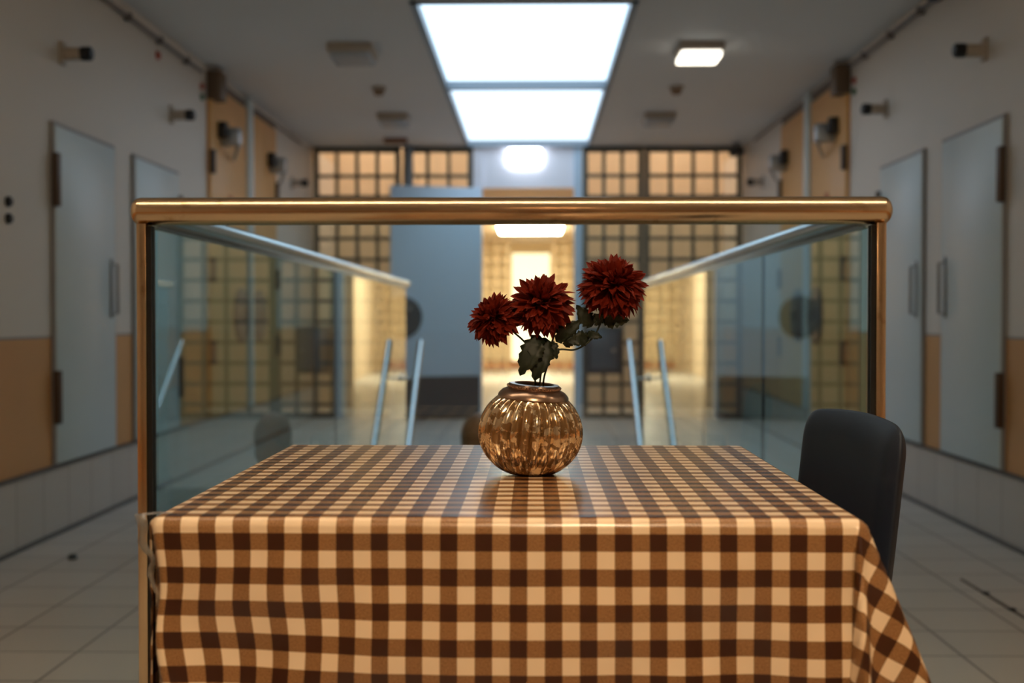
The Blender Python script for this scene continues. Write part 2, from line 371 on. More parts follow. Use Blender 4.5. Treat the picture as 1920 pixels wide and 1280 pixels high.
MB().lathe([(.018, 0), (.018, .02)], 16, Matrix.Translation((.09, -.078, .23)) @ Matrix.Rotation(PI / 2, 4, 'X')).build('keyhole', M['steel'], lb)

# rooms behind the grilles and the lit passage beyond the doorway
ZP = 2.45; PE = 24.0
struct(box('wall_bay_left', M['tanwall'], (WL, -.62, 13.3, 13.5, 0, ZB)))
struct(box('wall_bay_right', M['tanwall'], (.52, WR, 13.3, 13.5, 0, ZB)))
struct(box('floor_passage', M['floor'], (-1.6, 1.5, 13.5, PE + .5, -.2, 0)))
struct(box('ceiling_passage', M['tanwall'], (-1.6, 1.5, 13.5, PE + .5, ZP, ZP + .1)))
struct(box('wall_passage_top', M['tanwall'], (-.62, .52, 13.3, 13.5, ZP, ZB)))
struct(box('wall_passage_left', M['tanwall'], (-1.7, -1.5, 13.5, PE + .5, 0, ZP)))
struct(box('wall_passage_right', M['tanwall'], (1.4, 1.6, 13.5, PE + .5, 0, ZP)))
struct(MB().box(-1.5, -.42, PE, PE + .1, 0, ZP).box(.32, 1.4, PE, PE + .1, 0, ZP).box(-.42, .32, PE, PE + .1, 2.25, ZP).box(-1.5, 1.4, PE, PE + .1, -0.0, .16).build('wall_passage_end', mat('passage_end_cream', (.88, .72, .48), .6), smooth=False))
wn2 = struct(MB().box(-.42, .32, PE + .02, PE + .05, 1.10, 1.13).build('window_2', M['white'], smooth=False))
MB().box(-.42, .32, PE + .05, PE + .06, .16, 2.25).build('pane', emit('bright_far_window', (1, .88, .62), 1.3), wn2, smooth=False)
struct(box('baseboard_passage_end', mat('terracotta_skirting', (.55, .25, .12), .5), (-1.5, 1.4, PE - .03, PE, 0, .14)))
pg = thing('security_grille', 'pale far grille at the end of the lit passage behind the doorway', 'grille', (-.05, 21.5, 0))
mb = MB()
for k in range(-7, 8):
    if abs(k) < 2: continue
    mb.box(k * .2 - .012, k * .2 + .012, -.01, .01, 0, ZP - .001)
mb.build('upright_bars', mat('pale_grille', (.45, .32, .18), .5), pg, smooth=False)
for a, b in ((-1.44, -.38), (.38, 1.44)):
    mb = MB()
    for k in range(1, 12): mb.box(a, b, -.012, .012, k * .2 - .01, k * .2 + .01)
    mb.build('cross_bars', bpy.data.materials['pale_grille'], pg, smooth=False)

# ------------------------------------------------------------------ ceiling fittings
def ceiling_lamp(name, label, x, y, sx, sy, h, z, body, diff, group=None, hf=.7):
    t = thing(name, label, 'ceiling lamp', (x, y, z - .001), 0, group)
    MB().box(-sx / 2, sx / 2, -sy / 2, sy / 2, -h * hf, 0, bev=min(.01, h * hf * .3)).build('housing', body, t)
    MB().box(-sx / 2 + .012, sx / 2 - .012, -sy / 2 + .012, sy / 2 - .012, -h, -h * hf * .97, bev=min(.025, sy * .2), seg=4).build('diffuser', diff, t)
    return t
off = mat('unlit_diffuser', (.42, .45, .48), .35)
ceiling_lamp('ceiling_lamp', 'glowing square ceiling lamp right of the skylight', 1.02, 7.62, .27, .34, .075, ZC, M['cream'], emit('lit_diffuser', (1, .95, .82), 2.6))
ceiling_lamp('ceiling_lamp', 'unlit square ceiling lamp left of the skylight, the nearer one', -1.12, 7.62, .27, .34, .075, ZC, M['cream'], off)
ceiling_lamp('ceiling_lamp', 'unlit square ceiling lamp left of the skylight near the grille', -1.15, 10.15, .25, .32, .07, ZC, M['cream'], off)
ceiling_lamp('ceiling_lamp', 'unlit square ceiling lamp right of the skylight near the grille', 1.03, 10.15, .25, .32, .07, ZC, M['cream'], off)
ceiling_lamp('exit_lamp', 'bright white box lamp fixed at the ceiling before the panel above the doorway', -.085, YF - .05, .34, .058, .19, ZC, M['white'], emit('bright_box_lamp', (.88, .92, 1), 8), hf=.12)
ceiling_lamp('ceiling_lamp', 'warm lamp panel on the ceiling of the lit passage', -.05, 20.0, 1.05, 1.6, .03, ZP, M['white'], emit('passage_lamp', (1, .86, .62), 34))
for lab, x in (('left', -1.4), ('right', 1.25)):
    ceiling_lamp('ceiling_lamp', 'warm strip lamp on the ceiling behind the %s grille' % lab, x, 12.4, 1.2, .14, .05, ZB, M['white'], emit('bay_lamp', (1, .84, .64), E_BAY))
ceiling_lamp('ceiling_lamp', 'warm ceiling lamp above the chequered table', 0.0, 1.80, 3.6, .07, .05, ZC, M['white'], emit('table_lamp', (1, .84, .62), E_TABLE))
pl = thing('added_fill_pendant', 'unseen warm pendant added to light the front of the tablecloth', 'pendant lamp', (.15, .25, ZC - .001))  # added out of view to light the cloth front; shade cuts spill on walls
MB().lathe([(.05, 0), (.05, -.02), (.02, -.03)], 24).build('added_fill_canopy', M['white'], pl)
MB().tube([(0, 0, -.02), (0, 0, -.50)], .004, 8).build('added_fill_cord', M['black'], pl)
MB().lathe([(.03, -.50), (.06, -.52), (.20, -.75), (.198, -.755), (.056, -.53), (.03, -.51)], 40).build('added_fill_lamp_shade', M['browntop'], pl)
MB().ell((0, 0, -.61), (.06, .06, .07)).build('added_fill_bulb', emit('warm_fill_bulb', (1, .76, .48), E_BACK * 17), pl)
for lab, x in (('left', -1.12), ('right', 1.03)):
    d = thing('smoke_detector', 'small round tan smoke detector on the ceiling %s of the skylight' % lab, 'smoke detector', (x, 8.9, ZC - .001), 0, 'smoke detectors on the ceiling')
    MB().lathe([(.055, 0), (.055, -.015), (.045, -.02)], 24).build('base', M['cream'], d)
    MB().lathe([(.042, -.02), (.04, -.045), (.025, -.06), (.001, -.06)], 24).build('sensor', noisy('tan_sensor', (.30, .19, .11), (.28, .17, .1), 5), d)
d = MB().box(-.11, .11, -.03, .03, -.05, 0, bev=.008).build('ceiling_sensor', noisy('rust_plastic', (.30, .15, .08), (.28, .14, .08), 4)); d.location = (-1.28, 11.4, ZC - .001)
tag(d, 'small rust-brown sensor on the ceiling in front of the left grille', 'sensor')
for o_, (x, z) in (('a', (1.88, 2.60)),):
    c = thing('security_camera', 'small black security camera in the far right ceiling corner', 'camera', (1.93, 11.75, ZC - .001))
    MB().lathe([(.04, 0), (.04, -.02)], 20).build('mount', M['greyplas'], c)
    MB().tube([(0, 0, -.01), (0, -.02, -.07)], .012, 10).build('arm', M['black'], c)
    MB().tube([(.05, .05, -.08), (-.05, -.1, -.11)], .04, 18).build('body', M['black'], c)
c = thing('security_camera', 'dark blue dome camera at the top of the right wall', 'camera', (WR - .13, 5.93, 2.55))
MB().lathe([(.075, 0), (.078, .03), (.04, .05), (.001, .05)], 28).build('housing', M['greyplas'], c)
MB().ell((0, 0, .0), (.062, .062, .062), n=24).build('dome', M['navy'], c)
MB().box(0, .129, -.02, .02, -.012, .012).build('wall_arm', M['greyplas'], c, smooth=False)
# wall spotlights
for side, x, sg in (('left', WL, 1), ('right', WR, -1)):
    for y, wh in ((5.62, 'nearest, above the first white door'), (7.32 if sg > 0 else 7.18, 'beside the tan doors'), (11.0, 'far one by the grille')):
        t = thing('wall_spotlight', 'short wall cylinder with black end, %s wall, %s' % (side, wh), 'wall light', (x, y, 2.19), 0, 'cylinders on the side walls')
        MB().box(*sorted((0, sg * .015)), -.03, .03, -.05, .055, bev=.004).build('wall_plate', M['cream'], t)
        MB().lathe([(.03, 0), (.03, .085), (.031, .085)], 24, Matrix.Translation((sg * .013, 0, 0)) @ Matrix.Rotation(sg * PI / 2, 4, 'Y')).build('body', M['cream'], t)
        MB().lathe([(.031, 0), (.033, .01), (.033, .042), (.025, .05), (.001, .045)], 24, Matrix.Translation((sg * .095, 0, 0)) @ Matrix.Rotation(sg * PI / 2, 4, 'Y')).build('black_cap', M['black'], t)
# conduit, indicators, switches
for side, x, sg in (('left', WL, 1), ('right', WR, -1)):
    t = thing('conduit', 'thin grey cable conduit with clips under the ceiling on the %s wall' % side, 'conduit', (x + sg * .026, 0, 2.572 if sg > 0 else 2.587))
    MB().tube([(0, -2.9, 0), (0, 7.93, 0)], .011, 10).build('pipe', M['conduit'], t)
    MB().tube([(0, 8.32, 0.01), (0, 11.3, .02)], .009, 10).build('pipe', M['conduit'], t)
    y = 3.2
    while y < 7.8:
        MB().box(*sorted((-sg * .025, sg * .014)), y - .012, y + .012, -.018, .022, bev=.003).build('clip', M['hinge'], t); y += .55
def dot(name, x, y, z, sg, m, label, cat, r=.022, grp=None):
    o = MB().lathe([(r, 0), (r, .012), (r * .6, .022), (.0008, .022)], 20, Matrix.Rotation(sg * PI / 2, 4, 'Y')).build(name, m); o.location = (x, y, z); tag(o, label, cat, grp)
dot('indicator_light', WL, 7.06, 2.49, 1, M['red'], 'small rust-red round sensor high on the left wall between spotlights', 'indicator light', .025)
for side, x, sg, y in (('left', WL, 1, 8.0), ('right', WR, -1, 7.88)):
    dot('indicator_light', x, y, 2.49, sg, M['red'], 'small red indicator light high on the %s wall, above the green one' % side, 'indicator light', .022, 'indicator lights on the walls')
    dot('indicator_light', x, y, 2.42, sg, M['green'], 'small green indicator light high on the %s wall, below the red one' % side, 'indicator light', .022, 'indicator lights on the walls')
for z, wh in ((1.457, 'upper'), (1.387, 'lower')):
    dot('wall_switch', WL, 5.03, z, 1, M['black'], '%s of two black knobs on the left wall at the picture edge' % wh, 'switch', .022, 'black wall knobs')

f_ = thing('floor_rail', 'thin dark metal strip with two bolts set in the floor at the lower right', 'floor strip', (1.6, 4.3, 0))
MB().box(-.006, .006, -.30, .30, 0, .003).build('strip', M['hinge'], f_, smooth=False)
for y in (-.19, .05): MB().lathe([(.013, 0), (.012, .006), (.0008, .007)], 12, Matrix.Translation((0, y, .002))).build('bolt', M['black'], f_)
f_ = MB().lathe([(.018, 0), (.018, .012), (.012, .02), (.0008, .02)], 20).build('floor_stop', M['kick']); f_.location = (-1.87, 4.93, 0)
tag(f_, 'small dark round stop on the floor tiles at the left', 'floor stop')
# ------------------------------------------------------------------ table
TX, TY0, TY1, TZ = -.032, 1.40, 2.21, .746
HW = .407; HD = (TY1 - TY0) / 2; TYC = (TY0 + TY1) / 2
t = thing('dining_table', 'square wooden table hidden under the brown chequered tablecloth', 'table', (TX, TYC, 0))
wood = noisy('table_wood', (.25, .13, .06), (.2, .1, .05), 8)
MB().box(-HW + .004, HW - .004, -HD + .004, HD - .004, TZ - .03, TZ - .004, bev=.004).build('tabletop', wood, t)
MB().box(-HW + .05, HW - .05, -HD + .05, -HD + .07, TZ - .1, TZ - .03).box(-HW + .05, HW - .05, HD - .07, HD - .05, TZ - .1, TZ - .03).box(-HW + .05, -HW + .07, -HD + .05, HD - .05, TZ - .1, TZ - .03).box(HW - .07, HW - .05, -HD + .05, HD - .05, TZ - .1, TZ - .03).build('apron', wood, t, smooth=False)
for sx in (-1, 1):
    for sy in (-1, 1):
        a, b = sx * (HW - .06), sy * (HD - .06); MB().box(a - .022, a + .022, b - .022, b + .022, 0, TZ - .03, bev=.003).build('leg', wood, t)
# cloth: laid out flat as (u, v) and folded over the edges without stretching
OL, OR, OF, OB = .26, .25, .34, .06
RAD = .012; hx, hy = HW + .004 - RAD, HD + .004 - RAD
def bend(s):
    L = RAD * PI / 2
    if s <= L: a = s / RAD; return RAD * math.sin(a), RAD * (1 - math.cos(a))
    return RAD, RAD + (s - L)
def keyd(keys, th):
    for (a, da), (b, db) in zip(keys, keys[1:]):
        if th <= b:
            f = (th - a) / (b - a); f = f * f * (3 - 2 * f); v = Vector(da).lerp(Vector(db), f); return v.normalized()
    return Vector(keys[-1][1]).normalized()
KFR = [(0, (0, 0, -1)), (10, (-.05, -.05, -1)), (20, (-.02, -.30, -1)), (30, (.02, -.16, -1)), (56, (.39, -.06, -1)), (62, (.41, .0, -1)), (72, (.22, .14, -1)), (90, (0, 0, -1))]
KFL = [(0, (0, 0, -1)), (25, (.0, .10, -1)), (48, (-.04, .62, -1)), (66, (-.05, .30, -1)), (90, (0, 0, -1))]
def cloth(u, v):
    du = max(abs(u) - hx, 0); dv = max(abs(v) - hy, 0); sx = 1 if u > 0 else -1; sy = 1 if v > 0 else -1
    cu = max(-hx, min(hx, u)); cv = max(-hy, min(hy, v))
    if du == 0 and dv == 0:
        return Vector((u, v, .0006 * noise.noise(Vector((u * 9, v * 9, 2))) ))
    s = math.hypot(du, dv); th = math.degrees(math.atan2(du, dv)) if s > 1e-9 else 0
    a, b = bend(s); hdir = Vector((sx * math.sin(R(th)), sy * math.cos(R(th)), 0))
    if du > 0 and dv > 0 and sy < 0:
        d = keyd(KFR if sx > 0 else KFL, th)
    else: d = Vector((0, 0, -1))
    p = Vector((cu, cv, 0)) + hdir * a + Vector((d.x * b, d.y * b, 0)); p.z = -abs(d.z) * b
    if sy < 0 and dv > 0:
        k = max(0, 1 - du / .06)
        le = max(0, 1 - (u + HW) / .32) ; ri = max(0, (u - HW + .16) / .16)
        p.y += -k * b * (.045 + .022 * le * math.sin((u + HW) * 40 + b * 10) * min(1, b * 6) + .05 * ri * (.5 - .5 * math.cos(min(ri, 1) * 2 * PI)) + .02 * math.sin(u * 13 + 1))
        p.z += .06 * b * max(0, 1 - (u + HW) / .26) ** 1 * min(1, b * 8)
        p.x += k * (.05 * b * le - .02 * b * min(1, ri)) + k * .004 * le * math.sin(b * 40 + u * 18) * min(1, b * 10)
        p.y -= .004 * noise.noise(Vector((u * 12, b * 10, 5))) * min(1, b * 12) * 2
    return p
def axis(lo, hi, h):
    pts = []; n = int((hi - lo) / .0085)
    for k in range(n + 1): pts.append(lo + (hi - lo) * k / n)
    for e in (-h, h):
        for q in (0, .003, .006, .010, .014, .018): pts.append(e + math.copysign(q, e))
    pts = sorted(p for p in pts if lo <= p <= hi); out = [pts[0]]
    for p in pts[1:]:
        if p - out[-1] > .0015: out.append(p)
    return out
us = axis(-hx - OL, hx + OR, hx); vs = axis(-hy - OF, hy + OB, hy)
verts = []; uvs = []
for v in vs:
    for u in us: verts.append(cloth(u, v)); uvs.append((u - .0052, v + .0024))
nu = len(us); faces = [(j * nu + i, j * nu + i + 1, (j + 1) * nu + i + 1, (j + 1) * nu + i) for j in range(len(vs) - 1) for i in range(nu - 1)]
me = bpy.data.meshes.new('tablecloth'); me.from_pydata([tuple(p) for p in verts], [], faces); uvl = me.uv_layers.new(name='UVMap')
for lp in me.loops: uvl.data[lp.index].uv = uvs[lp.vertex_index]
for p in me.polygons: p.use_smooth = True
me.materials.append(M['cloth'])
co = bpy.data.objects.new('tablecloth', me); COL.objects.link(co); co.location = (TX, TYC, TZ)
tag(co, 'brown and cream chequered oilcloth draped over the square table', 'tablecloth')
so = co.modifiers.new('thick', 'SOLIDIFY'); so.thickness = .0012; so.offset = 1
# clear film curling off the left corner
film = mat('clear_film', (.55, .5, .42), .25, Transmission_Weight=.85, Alpha=.55)
mb = MB(); t2 = bmesh.new(); rows = []
for k in range(15):
    f = k / 14; z = .004 - f * .11; x0 = -HW - .006 + .018 * f + .003 * math.sin(f * 17); x1 = x0 - (.013 * (1 - f) ** .6 + .001) - .002 * math.sin(f * 23)
    y = -HD - .006 - .004 * math.sin(f * 9); rows.append((t2.verts.new((x0, y, z)), t2.verts.new(((x0 + x1) / 2, y - .004, z + .003 * math.sin(k))), t2.verts.new((x1, y + .006, z))))
rows.insert(0, (t2.verts.new((-HW + .02, -HD + .01, .0045)), t2.verts.new((-HW + .004, -HD + .008, .006)), t2.verts.new((-HW - .012, -HD + .01, .004))))
for a, b in zip(rows, rows[1:]):
    for k in (0, 1): t2.faces.new((a[k], a[k + 1], b[k + 1], b[k]))
mb.add(t2); fo = mb.build('clear_film', film, co); fo['label'] = 'ragged clear plastic film edge'
fo.modifiers.new('s', 'SOLIDIFY').thickness = .0004

# ------------------------------------------------------------------ chair
leather = noisy('black_vinyl', (.005, .010, .024), (.006, .013, .029), 30, .55, .1)
ch = thing('dining_chair', 'black padded chair pushed in at the right side of the chequered table', 'chair', (.258, 1.885, -.004), R(6.5))
# local: chair faces -x, back at +x
def pad(name, w_, h_, th, fn, m, parent, nx=18, nz=16, corner=.06):
    t2 = bmesh.new(); front = []; back = []
    for side, L in ((1, front), (-1, back)):
        for j in range(nz + 1):
            row = []
            for i in range(nx + 1):
                a = -1 + 2 * i / nx; b = -1 + 2 * j / nz
                # squircle mapping to round the outline
                hw_, hh_ = w_ / 2, h_ / 2; x = a * hw_; z = b * hh_
                cx, cz = hw_ - corner, hh_ - corner
                if abs(x) > cx and abs(z) > cz:
                    dx, dz = (abs(x) - cx) / corner, (abs(z) - cz) / corner; l = max(dx, dz); n_ = math.hypot(dx, dz) or 1
                    dx, dz = dx / n_ * l, dz / n_ * l; x = math.copysign(cx + dx * corner, x); z = math.copysign(cz + dz * corner, z)
                e = max(abs(a), abs(b)); tk = th / 2 * (1 - max(0, (e - .8) / .2) ** 2.2 * .85)
                if e >= .999: tk = th / 2 * .12
                row.append(t2.verts.new(fn(x, z, side * tk)))
            L.append(row)
    for L, fl in ((front, False), (back, True)):
        for j in range(nz):
            for i in range(nx):
                q = (L[j][i], L[j][i + 1], L[j + 1][i + 1], L[j + 1][i]); t2.faces.new(q[::-1] if fl else q)
    ring = lambda L: L[0][:] + [L[j][nx] for j in range(1, nz + 1)] + L[nz][nx - 1::-1] + [L[j][0] for j in range(nz - 1, 0, -1)]
    A, B = ring(front), ring(back)
    for k in range(len(A)): t2.faces.new((A[k], B[k], B[(k + 1) % len(B)], A[(k + 1) % len(A)]))
    mb = MB(); mb.add(t2); o = mb.build(name, m, parent); s_ = o.modifiers.new('s', 'SUBSURF'); s_.levels = 1; s_.render_levels = 2
    for p in o.data.polygons: p.use_smooth = True
    return o
lean = .11
def backfn(a, b, d):
    z = .645 + b; x = .185 + (b + .18) * lean + d - .03 * (1 - (a / .2) ** 2) * -.6
    return (x + .012, a * (1 - .03 * max(0, -b / .18)), z + .010 * (1 - (a / .2) ** 2))
pad('backrest', .40, .36, .036, backfn, leather, ch, corner=.036)
pad('seat', .42, .42, .05, lambda a, b, d: (b - .01 , a, .452 + d + .0), leather, ch, corner=.06)
for sy in (-1, 1):
    MB().tube([(.185, sy * .18, .43), (.200, sy * .18, .50), (.222, sy * .175, .56)], .011, 12).build('back_support', M['black'], ch)
    MB().tube([(-.17, sy * .175, .43), (-.21, sy * .20, .0)], [.013, .011], 12).build('leg', M['black'], ch)
    MB().tube([(.17, sy * .175, .43), (.24, sy * .20, .0)], [.013, .011], 12).build('leg', M['black'], ch)
MB().box(-.18, .19, -.185, .185, .415, .43, bev=.004).build('seat_frame', M['black'], ch)

# ------------------------------------------------------------------ vase
def vase_glass():
    m = bpy.data.materials.new('amber_mercury_glass'); m.use_nodes = True; g = G(m); b = g.b
    n1 = g.noise(34, 5, g.obj(), 1.6); n2 = g.noise(120, 4, g.obj(), 1.0)
    s = g.math('MULTIPLY_ADD', n2, .55, g.math('MULTIPLY', n1, 1.0))
    r = g.n('ShaderNodeMapRange'); g.l(s, r.inputs[0]); r.inputs[1].default_value = .755; r.inputs[2].default_value = .795
    g.l(g.mix(r.outputs[0], (.30, .16, .055), (.96, .76, .50)), b.inputs['Base Color'])
    g.l(g.math('MULTIPLY_ADD', r.outputs[0], .35, .62), b.inputs['Metallic'])
    g.l(g.math('MULTIPLY_ADD', n2, .22, .02), b.inputs['Roughness'])
    b.inputs['Coat Weight'].default_value = 1; b.inputs['Coat Roughness'].default_value = .03
    return m
VX, VY = -.009, 1.80
vs_ = thing('vase', 'round ribbed amber glass vase with a bronze collar on the table', 'vase', (VX, VY, TZ + .0015))
vs_.rotation_euler = (R(3.2), R(4.5), 0)
prof = []
Rv, zc, Hh = .0745, .0600, .0668
for k in range(41):
    a = -PI / 2 + .42 + k / 40 * (PI - .42 - .66)
    prof.append((Rv * math.cos(a) ** .92, zc + Hh * math.sin(a)))
z0 = prof[0][1]; prof = [(r_, z - z0 + .001) for r_, z in prof]
ZTOP = prof[-1][1]; RTOP = prof[-1][0]
prof_full = [(0.001, .004), (.020, .004), (.024, .0), (.030, .0005)] + prof[1:] + [(RTOP - .004, ZTOP + .004)]
def rib(a, z): 
    k = max(0, math.sin(PI * min(1, max(0, z / (ZTOP + .004))))) ** .5
    return 1 + .044 * k * (abs(math.sin(a * 14)) * 2 - 1.2)
MB().lathe(prof_full, 28 * 14, rib=rib).build('bowl', vase_glass(), vs_)
bronze = noisy('bronze_collar', (.42, .29, .21), (.32, .21, .15), 40, .28, metal=1)
rc = RTOP + .002
MB().lathe([(rc, ZTOP - .004), (rc + .0025, ZTOP - .0015), (rc + .0015, ZTOP + .002), (rc - .0035, ZTOP + .0075), (.0395, ZTOP + .0105), (.0380, ZTOP + .0112), (.0380, ZTOP + .0160), (.036, ZTOP + .0178), (.029, ZTOP + .0184), (.0272, ZTOP + .017), (.0272, ZTOP - .01), (.026, ZTOP - .01), (.026, ZTOP - .03), (.001, ZTOP - .03)], 96).build('collar', bronze, vs_)
mb = MB()
for k in range(56):
    a = 2 * PI * k / 56; mb.ell((.0382 * math.cos(a), .0382 * math.sin(a), ZTOP + .0138), (.0019, .0019, .0019), n=8)
mb.build('beading', noisy('bead_bronze', (.62, .42, .30), (.5, .34, .24), 30, .18, metal=1), vs_)

# ------------------------------------------------------------------ flowers
def petal_mat():
    m = mat('dark_red_petal', (.30, .028, .012), .6); g = G(m); f = g.noise(60, 3, g.obj())
    g.l(g.mix(f, (.27, .021, .004), (.10, .006, .002)), g.b.inputs['Base Color']); g.b.inputs['Specular IOR Level'].default_value = .2; return m
PET = petal_mat()
LEAF = noisy('dark_leaf', (.009, .016, .006), (.017, .026, .010), 60, .5, .2)
LEAF2 = noisy('pale_leaf', (.035, .045, .018), (.02, .03, .012), 60, .5)
STEM = noisy('stem_green', (.022, .035, .014), (.03, .04, .02), 60, .5)
def petal(bm, base, d, side, up, L, W, curl):
    rows = []
    for i, (t_, wf) in enumerate(((0, .25), (.3, .7), (.6, 1.0), (.82, .75), (1.0, .06))):
        p = base + d * (L * t_) + up * (curl * L * t_ * t_)
        w_ = W * wf / 2; cup = up * (W * .22 * wf)
        rows.append([bm.verts.new(p - side * w_ + cup), bm.verts.new(p), bm.verts.new(p + side * w_ + cup)])
    for a, b in zip(rows, rows[1:]):
        for k in (0, 1): bm.faces.new((a[k], a[k + 1], b[k + 1], b[k]))
def bloom(c, axis_, rad, parent, seed):
    rnd = random.Random(seed); mb = MB(); bm = mb.bm; ax = Vector(axis_).normalized(); q = ax.to_track_quat('Z', 'Y')
    N = 300
    for k in range(N):
        f = (k + .5) / N; pol = R(4 + 130 * f ** .58) + rnd.gauss(0, .13); az = k * 2.39996 + rnd.gauss(0, .5)
        d = Vector((math.sin(pol) * math.cos(az), math.sin(pol) * math.sin(az), math.cos(pol)))
        side = Vector((-math.sin(az), math.cos(az), 0)); upv = side.cross(d) * -1
        tw = rnd.gauss(0, .5); side2 = (side * math.cos(tw) + upv * math.sin(tw)); up2 = side2.cross(d) * -1
        inner = f < .22; sh = .74 + rnd.random() * .12 if inner else 1.0
        L = rad * sh * (.84 + rnd.random() * .26) * (1.0 if pol < R(95) else 1.06); st = rad * .18
        petal(bm, q @ (d * st), q @ d, q @ side2, q @ up2, L - st, rad * (.22 + .08 * f) * (.8 + .4 * rnd.random()), rnd.uniform(.1, .6) * (1 if rnd.random() < .5 else -1) if inner else rnd.uniform(-.38, .22))
    o = mb.build('bloom', PET, parent); o.location = c
    for p in o.data.polygons: p.use_smooth = False
    c2 = MB().lathe([(.0025, -.014), (.009, -.008), (.011, .0), (.006, .006)], 12, q.to_matrix().to_4x4()).build('calyx', STEM, parent); c2.location = Vector(c) - ax * rad * .12
    return o
def spline(pts, n=10):
    pts = [Vector(p) for p in pts]; P = [pts[0] * 2 - pts[1]] + pts + [pts[-1] * 2 - pts[-2]]; out = []
    for i in range(1, len(P) - 2):
        for k in range(n):
            t_ = k / n; a, b, c, d = P[i - 1:i + 3]
            out.append(.5 * ((2 * b) + (c - a) * t_ + (2 * a - 5 * b + 4 * c - d) * t_ ** 2 + (3 * b - a - 3 * c + d) * t_ ** 3))
    return out + [pts[-1]]
def leaf(base, tip, W, parent, m=None, seed=0, nrm=(0, -1, .15), lobes=True, parent_m=None):
    rnd = random.Random(seed); b = Vector(base); t_ = Vector(tip); d = t_ - b; L = d.length; d.normalize()
    n_ = Vector(nrm); side = d.cross(n_).normalized(); n_ = side.cross(d).normalized(); bm = bmesh.new(); NR = 13; rows = []
    for i in range(NR):
        f = i / (NR - 1); w_ = W / 2 * (math.sin(PI * min(1, f * .93 + .07)) ** .7) * (1 - .35 * f)
        tooth = 1 + (.26 if i % 2 else -.14) * (1 if lobes else .2) + rnd.uniform(-.08, .08)
        if lobes and i in (4, 8): tooth *= 1.22
        if i in (0, NR - 1): w_ = .0006; tooth = 1
        p = b + d * L * f + n_ * (L * .12 * math.sin(f * PI) + rnd.uniform(-.01, .01) * L)
        wv = rnd.uniform(-.12, .12) * W
        rows.append([bm.verts.new(p - side * w_ * tooth + n_ * wv), bm.verts.new(p - side * w_ * .5 - n_ * W * .05), bm.verts.new(p - n_ * W * .09), bm.verts.new(p + side * w_ * .5 - n_ * W * .05), bm.verts.new(p + side * w_ * tooth - n_ * wv)])
    for a, c in zip(rows, rows[1:]):
        for k in range(4): bm.faces.new((a[k], a[k + 1], c[k + 1], c[k]))
    mb = MB(); mb.add(bm); o = mb.build('leaf', m or LEAF, parent); o.modifiers.new('s', 'SOLIDIFY').thickness = .0004; return o
PX = 1278.0
def F(x, y, dy=0): return Vector(((x - 1000) / PX - VX, dy, .975 + (597 - y) / PX - TZ))     # authored in a plane through the vase; relative to its foot
def flower(label, c, axis_, rad, stem, leaves, seed, r=.0014):
    t = thing('flower', label, 'flower', (VX, VY, TZ), 0, 'red flowers in the amber vase')
    MB().tube(spline(stem), r, 8).build('stem', STEM, t)
    bloom(c, axis_, rad, t, seed)
    for k, (a, b, W, kw) in enumerate(leaves): leaf(a, b, W, t, seed=seed * 10 + k, **kw)
    return t
flower('leftmost dark red flower, lowest of the three in the vase', F(926, 596, -.012), (-.55, -.55, .62), .0385,
       [F(1004, 748, .004), F(1002, 690, .006), F(990, 650, .012), F(962, 622, .01), F(938, 604, .0)], [
       (F(1012, 628, -.022), F(975, 702, -.03), .034, {}), (F(1022, 632, -.018), F(1002, 712, -.026), .036, {})], 3)
flower('middle dark red flower, in front of the others above the vase', F(1015, 568, -.016), (-.05, -.55, .83), .046,
       [F(1010, 748, -.004), F(1016, 690, -.002), F(1034, 645, .004), F(1040, 610, .004), F(1024, 580, -.0)], [
       (F(1038, 625, .004), F(1040, 590, -.004), .030, {}), (F(1042, 640, 0), F(1092, 598, -.006), .022, {}), (F(1030, 640, -.01), F(1044, 672, -.014), .020, {})], 5)
flower('rightmost dark red flower, tallest of the three on an arching stem', F(1148, 534, -.012), (.12, -.5, .86), .049,
       [F(1016, 748, .008), F(1022, 700, .006), F(1042, 658, .0), F(1078, 655, -.004), F(1106, 638, -.004), F(1124, 610, .0), F(1142, 556, .0)], [
       (F(1110, 612, 0), F(1080, 572, -.008), .024, {}), (F(1104, 632, 0), F(1062, 640, -.01), .024, {'m': LEAF}), (F(1100, 625, -.004), F(1128, 632, -.01), .014, {}),
       (F(1130, 600, 0), F(1178, 600, -.012), .026, {'m': LEAF2}), (F(1128, 606, 0), F(1112, 588, -.012), .020, {}), (F(1060, 650, 0), F(1078, 618, -.008), .018, {'m': LEAF2})], 8)

# ------------------------------------------------------------------ person on the stairs
def remesh(o, v, sm=6):
    r = o.modifiers.new('r', 'REMESH'); r.mode = 'VOXEL'; r.voxel_size = v; r.use_smooth_shade = True
    s_ = o.modifiers.new('s', 'SMOOTH'); s_.factor = .5; s_.iterations = sm; return o
pe = thing('person', 'person with brown hair and dark grey jacket on the stairs behind the vase', 'person', (-.25, 5.68, -.1765 * 6))
step0 = 0
skin = noisy('skin', (.55, .33, .24), (.5, .3, .22), 20); hair = noisy('brown_hair', (.36, .18, .08), (.26, .12, .05), 60, .5, .4)
jk = noisy('dark_grey_jacket', (.035, .04, .045), (.03, .033, .04), 30, .8); tr_ = noisy('dark_trousers', (.02, .022, .03), (.018, .02, .026), 30, .85)
def limb(mb, pts, rs): mb.tube(pts, rs, 14, round_end=True); return mb
H = 1.47   # crown height
b = MB()
b.ell((0, 0, H - .0), (.076, .092, .112)); b.ell((0, .035, H - .055), (.052, .058, .062)); b.ell((0, .098, H - .022), (.011, .018, .022)); b.ell((0, .085, H - .062), (.024, .014, .009))
for s_ in (-1, 1): b.ell((s_ * .078, -.005, H - .02), (.009, .018, .03)); b.ell((s_ * .03, .086, H + .005), (.013, .009, .008))
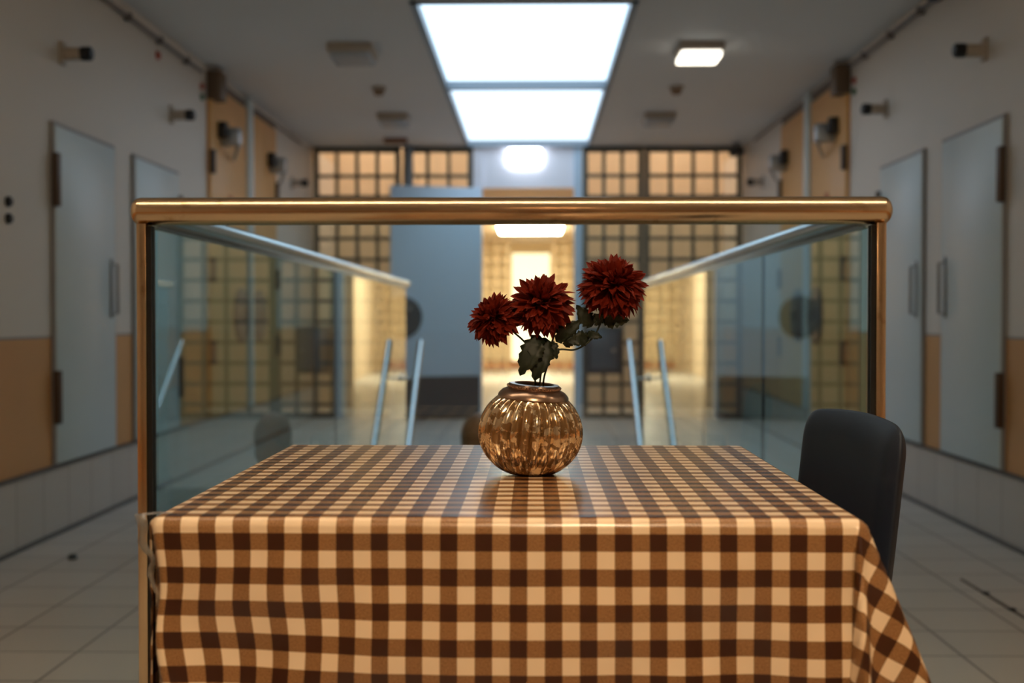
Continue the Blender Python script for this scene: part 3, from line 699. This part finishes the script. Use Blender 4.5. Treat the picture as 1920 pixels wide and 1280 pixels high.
limb(b, [(0, -.01, H - .05), (0, -.012, H - .2)], [.05, .058])
b.ell((0, 0, H - .32), (.16, .09, .14)); b.ell((0, 0, H - .52), (.13, .085, .17)); b.ell((0, 0, H - .70), (.15, .10, .12))
for s_ in (-1, 1):
    limb(b, [(s_ * .165, 0, H - .24), (s_ * .20, -.01, H - .50), (s_ * .205, .05, H - .72)], [.047, .04, .026])
    px, py, pz = s_ * .207, .062, H - .79
    b.ell((px, py, pz), (.016, .036, .045))
    for k in range(4): yy = py - .024 + k * .017; L = (.062, .072, .068, .054)[k]; limb(b, [(px, yy, pz - .03), (px - s_ * .004, yy, pz - .03 - L * .6), (px - s_ * .016, yy + .003, pz - .03 - L)], [.009, .0085, .0075])
    limb(b, [(px, py + .03, pz + .01), (px - s_ * .01, py + .052, pz - .025), (px - s_ * .014, py + .055, pz - .05)], [.010, .009, .008])
limb(b, [(-.085, 0, H - .74), (-.09, .03, H - 1.12), (-.09, 0, H - 1.49)], [.085, .055, .042])
limb(b, [(.085, 0, H - .74), (.09, .20, H - .98), (.09, .18, H - 1.31)], [.085, .055, .042])
remesh(b.build('body', skin, pe), .008, 2)
hm = MB(); hm.ell((0, -.012, H + .018), (.088, .100, .112)); hm.ell((0, -.04, H - .05), (.078, .07, .085)); hm.ell((0, .02, H + .06), (.075, .082, .065))
remesh(hm.build('hair', hair, pe), .008, 3)
j = MB(); j.ell((0, -.005, H - .205), (.14, .08, .065)); j.ell((0, 0, H - .30), (.175, .108, .14)); j.ell((0, 0, H - .48), (.16, .115, .22)); j.ell((0, 0, H - .66), (.168, .12, .14)); limb(j, [(0, -.01, H - .13), (0, -.01, H - .22)], [.066, .085])
for s_ in (-1, 1): limb(j, [(s_ * .155, 0, H - .25), (s_ * .215, -.012, H - .50), (s_ * .208, .05, H - .73)], [.064, .054, .04])
remesh(j.build('jacket', jk, pe), .012, 4)
tr = MB(); tr.ell((0, 0, H - .74), (.165, .115, .10))
limb(tr, [(-.085, 0, H - .76), (-.09, .03, H - 1.12), (-.09, 0, H - 1.47)], [.10, .072, .06]); limb(tr, [(.085, 0, H - .76), (.09, .20, H - .98), (.09, .18, H - 1.29)], [.10, .072, .06])
remesh(tr.build('trousers', tr_, pe), .012, 4)
for (x, y, z) in ((-.09, .015, .0), (.09, .245, .1765)):
    m_ = MB(); m_.ell((x, y, z + .035), (.045, .125, .034)); m_.ell((x, y - .05, z + .06), (.042, .06, .05)); m_.box(x - .04, x + .04, y - .11, y + .11, z, z + .02, bev=.006)
    remesh(m_.build('shoe', M['black'], pe), .008, 2)
